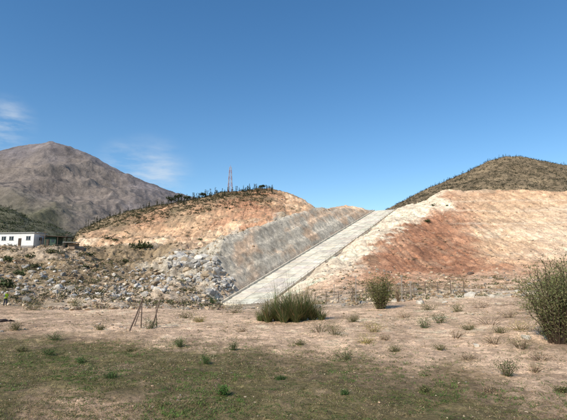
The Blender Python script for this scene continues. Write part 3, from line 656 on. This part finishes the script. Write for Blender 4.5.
# guard stakes across the chute toe
A=Acc()
for w_ in np.linspace(-1,12,9): q=chute_pt(-1.5,w_,0); q[2]=float(zat(g,q[0],q[1])); tube(A,[q-[0,0,.2],q+[0,0,1.0]],.04,(0.2,0.16,0.12),5)
for z_ in (.5,.95): tube(A,[chute_pt(-1.5,-1,z_-0.1),chute_pt(-1.5,12,z_-0.1)],.025,(0.2,0.16,0.12),4)
A.build('timber_railing',M_wood)

# ---------------------------------------------------------------- worker
def worker(loc,rotz):
    e=empty('construction_worker',loc); e.rotation_euler=(0,0,rotz)
    # x forward, y left, joints in metres
    J={'pel':(0,0,.95),'sp':(.05,0,1.15),'ch':(.14,0,1.36),'nk':(.19,0,1.50),'hd0':(.22,0,1.60),'hd1':(.24,0,1.70),
       'hl':(0,.10,.90),'kl':(.10,.12,.50),'al':(.0,.13,.09),'tl':(.16,.14,.04),'hr':(0,-.10,.90),'kr':(.02,-.12,.50),'ar':(-.12,-.13,.09),'tr':(.05,-.14,.04),
       'sl':(.14,.19,1.43),'el':(.22,.26,1.16),'wl':(.42,.20,1.02),'sr':(.14,-.19,1.43),'er':(.20,-.27,1.15),'wr':(.42,-.20,1.08)}
    R={'pel':.15,'sp':.14,'ch':.165,'nk':.065,'hd0':.085,'hd1':.095,'hl':.10,'kl':.068,'al':.05,'tl':.045,'hr':.10,'kr':.068,'ar':.05,'tr':.045,'sl':.075,'el':.052,'wl':.036,'sr':.075,'er':.052,'wr':.036}
    E=[('pel','sp'),('sp','ch'),('ch','nk'),('nk','hd0'),('hd0','hd1'),('pel','hl'),('hl','kl'),('kl','al'),('al','tl'),('pel','hr'),('hr','kr'),('kr','ar'),('ar','tr'),('ch','sl'),('sl','el'),('el','wl'),('ch','sr'),('sr','er'),('er','wr')]
    names=list(J); V=[J[n] for n in names]; Ed=[(names.index(a_),names.index(b_)) for a_,b_ in E]; rad=[R[n] for n in names]
    for s_,wn in ((1,'wl'),(-1,'wr')):
        w_=np.array(J[wn]); pb=len(V); V.append(tuple(w_+[.06,0,-.01])); rad.append(.032); Ed.append((names.index(wn),pb))
        for f in range(5):
            o=(f-2)*.018; l=(.05,.075,.082,.076,.06)[f]
            V.append(tuple(w_+[.09,o,-.01])); rad.append(.010); i1=len(V)-1; Ed.append((pb,i1))
            V.append(tuple(w_+[.09+l*.6,o,-.03])); rad.append(.009); Ed.append((i1,i1+1))
            V.append(tuple(w_+[.09+l*.8,o,-.06])); rad.append(.008); Ed.append((i1+1,i1+2))
    V=[tuple(float(c) for c in v_) for v_ in V]
    me=bpy.data.meshes.new('body'); me.from_pydata(V,Ed,[]); ob=bpy.data.objects.new('body',me); bpy.context.scene.collection.objects.link(ob)
    md=ob.modifiers.new('s','SKIN')
    for i,r in enumerate(rad): me.skin_vertices[0].data[i].radius=(r,r)
    me.skin_vertices[0].data[0].use_root=True
    ob.modifiers.new('ss','SUBSURF').levels=2
    dg=bpy.context.evaluated_depsgraph_get(); nm=bpy.data.meshes.new_from_object(ob.evaluated_get(dg)); ob.modifiers.clear(); ob.data=nm
    mats=[paint_mat('trousers',(0.03,0.035,0.06)),paint_mat('hi_vis_vest',(0.45,0.70,0.04)),paint_mat('skin',(0.42,0.24,0.16)),paint_mat('shirt',(0.10,0.12,0.2)),paint_mat('boots',(0.04,0.03,0.02))]
    nm.materials.clear(); [nm.materials.append(x) for x in mats]
    for p_ in nm.polygons:
        c=p_.center; p_.use_smooth=True
        if c.z<.14: k=4
        elif c.z>1.52: k=2
        elif abs(c.y)>.215 and c.z>.9 or (c.x>.3 and c.z<1.3): k=2 if c.x>.40 else 3
        elif c.z>.93: k=1
        else: k=0
        p_.material_index=k
    ob.parent=e
    A=Acc(); V=IV*np.array([.125,.115,.10]); V[:,2]=np.maximum(V[:,2],-.015); A.add(V,IT,(1,1,1)); hl=A.build('helmet',paint_mat('helmet',(0.7,0.68,0.6),0.4),True,e); hl.location=(.24,0,1.745)
    A=Acc(); tube(A,[(0,0,0),(0,0,.012)],[.15,.145],(1,1,1),16); b=A.build('helmet_brim',hl.data.materials[0],True,e); b.location=(.26,0,1.735)
    A=Acc(); box(A,(0,0,0),(.03,.028,.045),(1,1,1)); n_=A.build('nose',mats[2],True,e); n_.location=(.335,0,1.665)
    for y in(-.035,.035): A=Acc(); A.add(IV*.012,IT,(1,1,1)); n_=A.build('eye',mats[4],True,e); n_.location=(.322,y,1.69)
    for y in(-.095,.095): A=Acc(); A.add(IV*np.array([.02,.01,.03]),IT,(1,1,1)); n_=A.build('ear',mats[2],True,e); n_.location=(.23,y,1.67)
    A=Acc(); A.add(IV*np.array([.008,.025,.006]),IT,(1,1,1)); n_=A.build('mouth',mats[4],True,e); n_.location=(.322,0,1.625)
    A=Acc(); tube(A,[(.50,-.22,1.15),(.50,.2,1.0),(.52,.75,.12)],.016,(0.3,0.2,0.1),6); box(A,(.52,.80,.06),(.2,.26,.02),(.12,.12,.12)); A.build('shovel',M_wood,False,e)
q=station(5,306); worker(tuple(q),math.radians(-35))
A=Acc(); q=station(3,322); rocks(A,[q,q+[.5,.2,0]],[.55,.4],[lin((70,60,55))]*2,.5); A.build('dark_rock_pile',M_rock)

# ---------------------------------------------------------------- light, sky, camera
sd=np.array((-0.48,-0.62,0.60)); sd/=np.linalg.norm(sd); el=math.asin(sd[2]); az=math.atan2(sd[0],sd[1])
sl=bpy.data.lights.new('sun','SUN'); sl.energy=5.0; sl.angle=math.radians(0.5); sl.color=(1,0.935,0.83)
so=bpy.data.objects.new('sun',sl); so.rotation_euler=Vector(-sd).to_track_quat('-Z','Y').to_euler(); bpy.context.scene.collection.objects.link(so)
wd=bpy.data.worlds.new('World'); bpy.context.scene.world=wd; wd.use_nodes=True; nt=wd.node_tree; bg=nt.nodes['Background']
sk=N(nt,'ShaderNodeTexSky',sky_type='NISHITA'); sk.sun_disc=False; sk.sun_elevation=el; sk.sun_rotation=az; sk.altitude=1200; sk.air_density=1.2; sk.dust_density=0.15; sk.ozone_density=1.2
hs=N(nt,'ShaderNodeHueSaturation'); hs.inputs['Saturation'].default_value=1.3; hs.inputs['Value'].default_value=1.06; nt.links.new(sk.outputs[0],hs.inputs['Color'])
tc=N(nt,'ShaderNodeTexCoord'); mp=N(nt,'ShaderNodeMapping'); mp.inputs['Scale'].default_value=(7,7,26); mp.inputs['Rotation'].default_value=(0,math.radians(8),0); nt.links.new(tc.outputs['Generated'],mp.inputs[0])
n=noise(nt,mp.outputs[0],1.3,7,0.6); cr=ramp(nt,n.outputs['Fac'],[(0.42,0.0),(0.75,1.0)])
tot=None
for (u,v,rad,am) in [(8,121,0.06,0.8),(2,138,0.05,0.6),(150,178,0.11,0.8),(120,162,0.06,0.6)]:
    c=P(u,v,1)-np.array([0,0,H]); c/=np.linalg.norm(c)
    vm=N(nt,'ShaderNodeVectorMath',operation='DISTANCE'); nt.links.new(tc.outputs['Generated'],vm.inputs[0]); vm.inputs[1].default_value=tuple(c)
    mr=N(nt,'ShaderNodeMapRange'); mr.interpolation_type='SMOOTHSTEP'; nt.links.new(vm.outputs['Value'],mr.inputs[0]); mr.inputs[1].default_value=0; mr.inputs[2].default_value=rad; mr.inputs[3].default_value=am; mr.inputs[4].default_value=0
    if tot is None: tot=mr.outputs[0]
    else: ad=N(nt,'ShaderNodeMath',operation='MAXIMUM'); nt.links.new(tot,ad.inputs[0]); nt.links.new(mr.outputs[0],ad.inputs[1]); tot=ad.outputs[0]
mu=N(nt,'ShaderNodeMath',operation='MULTIPLY'); nt.links.new(tot,mu.inputs[0]); nt.links.new(cr.outputs[0],mu.inputs[1])
mx=N(nt,'ShaderNodeMix',data_type='RGBA',blend_type='MIX'); nt.links.new(mu.outputs[0],mx.inputs['Factor']); nt.links.new(hs.outputs[0],mx.inputs[6]); mx.inputs[7].default_value=(5.2,5.6,6.0,1)
nt.links.new(mx.outputs[2],bg.inputs[0]); bg.inputs[1].default_value=0.145
cam=bpy.data.cameras.new('camera'); cam.sensor_width=36; cam.lens=36*F/567; cam.clip_end=60000; cam.clip_start=0.1
co=bpy.data.objects.new('camera',cam); co.location=(0,0,H); co.rotation_euler=(math.pi/2+PIT,0,0); bpy.context.scene.collection.objects.link(co); bpy.context.scene.camera=co
sc=bpy.context.scene; sc.view_settings.view_transform='Standard'; sc.view_settings.look='None'; sc.view_settings.exposure=0
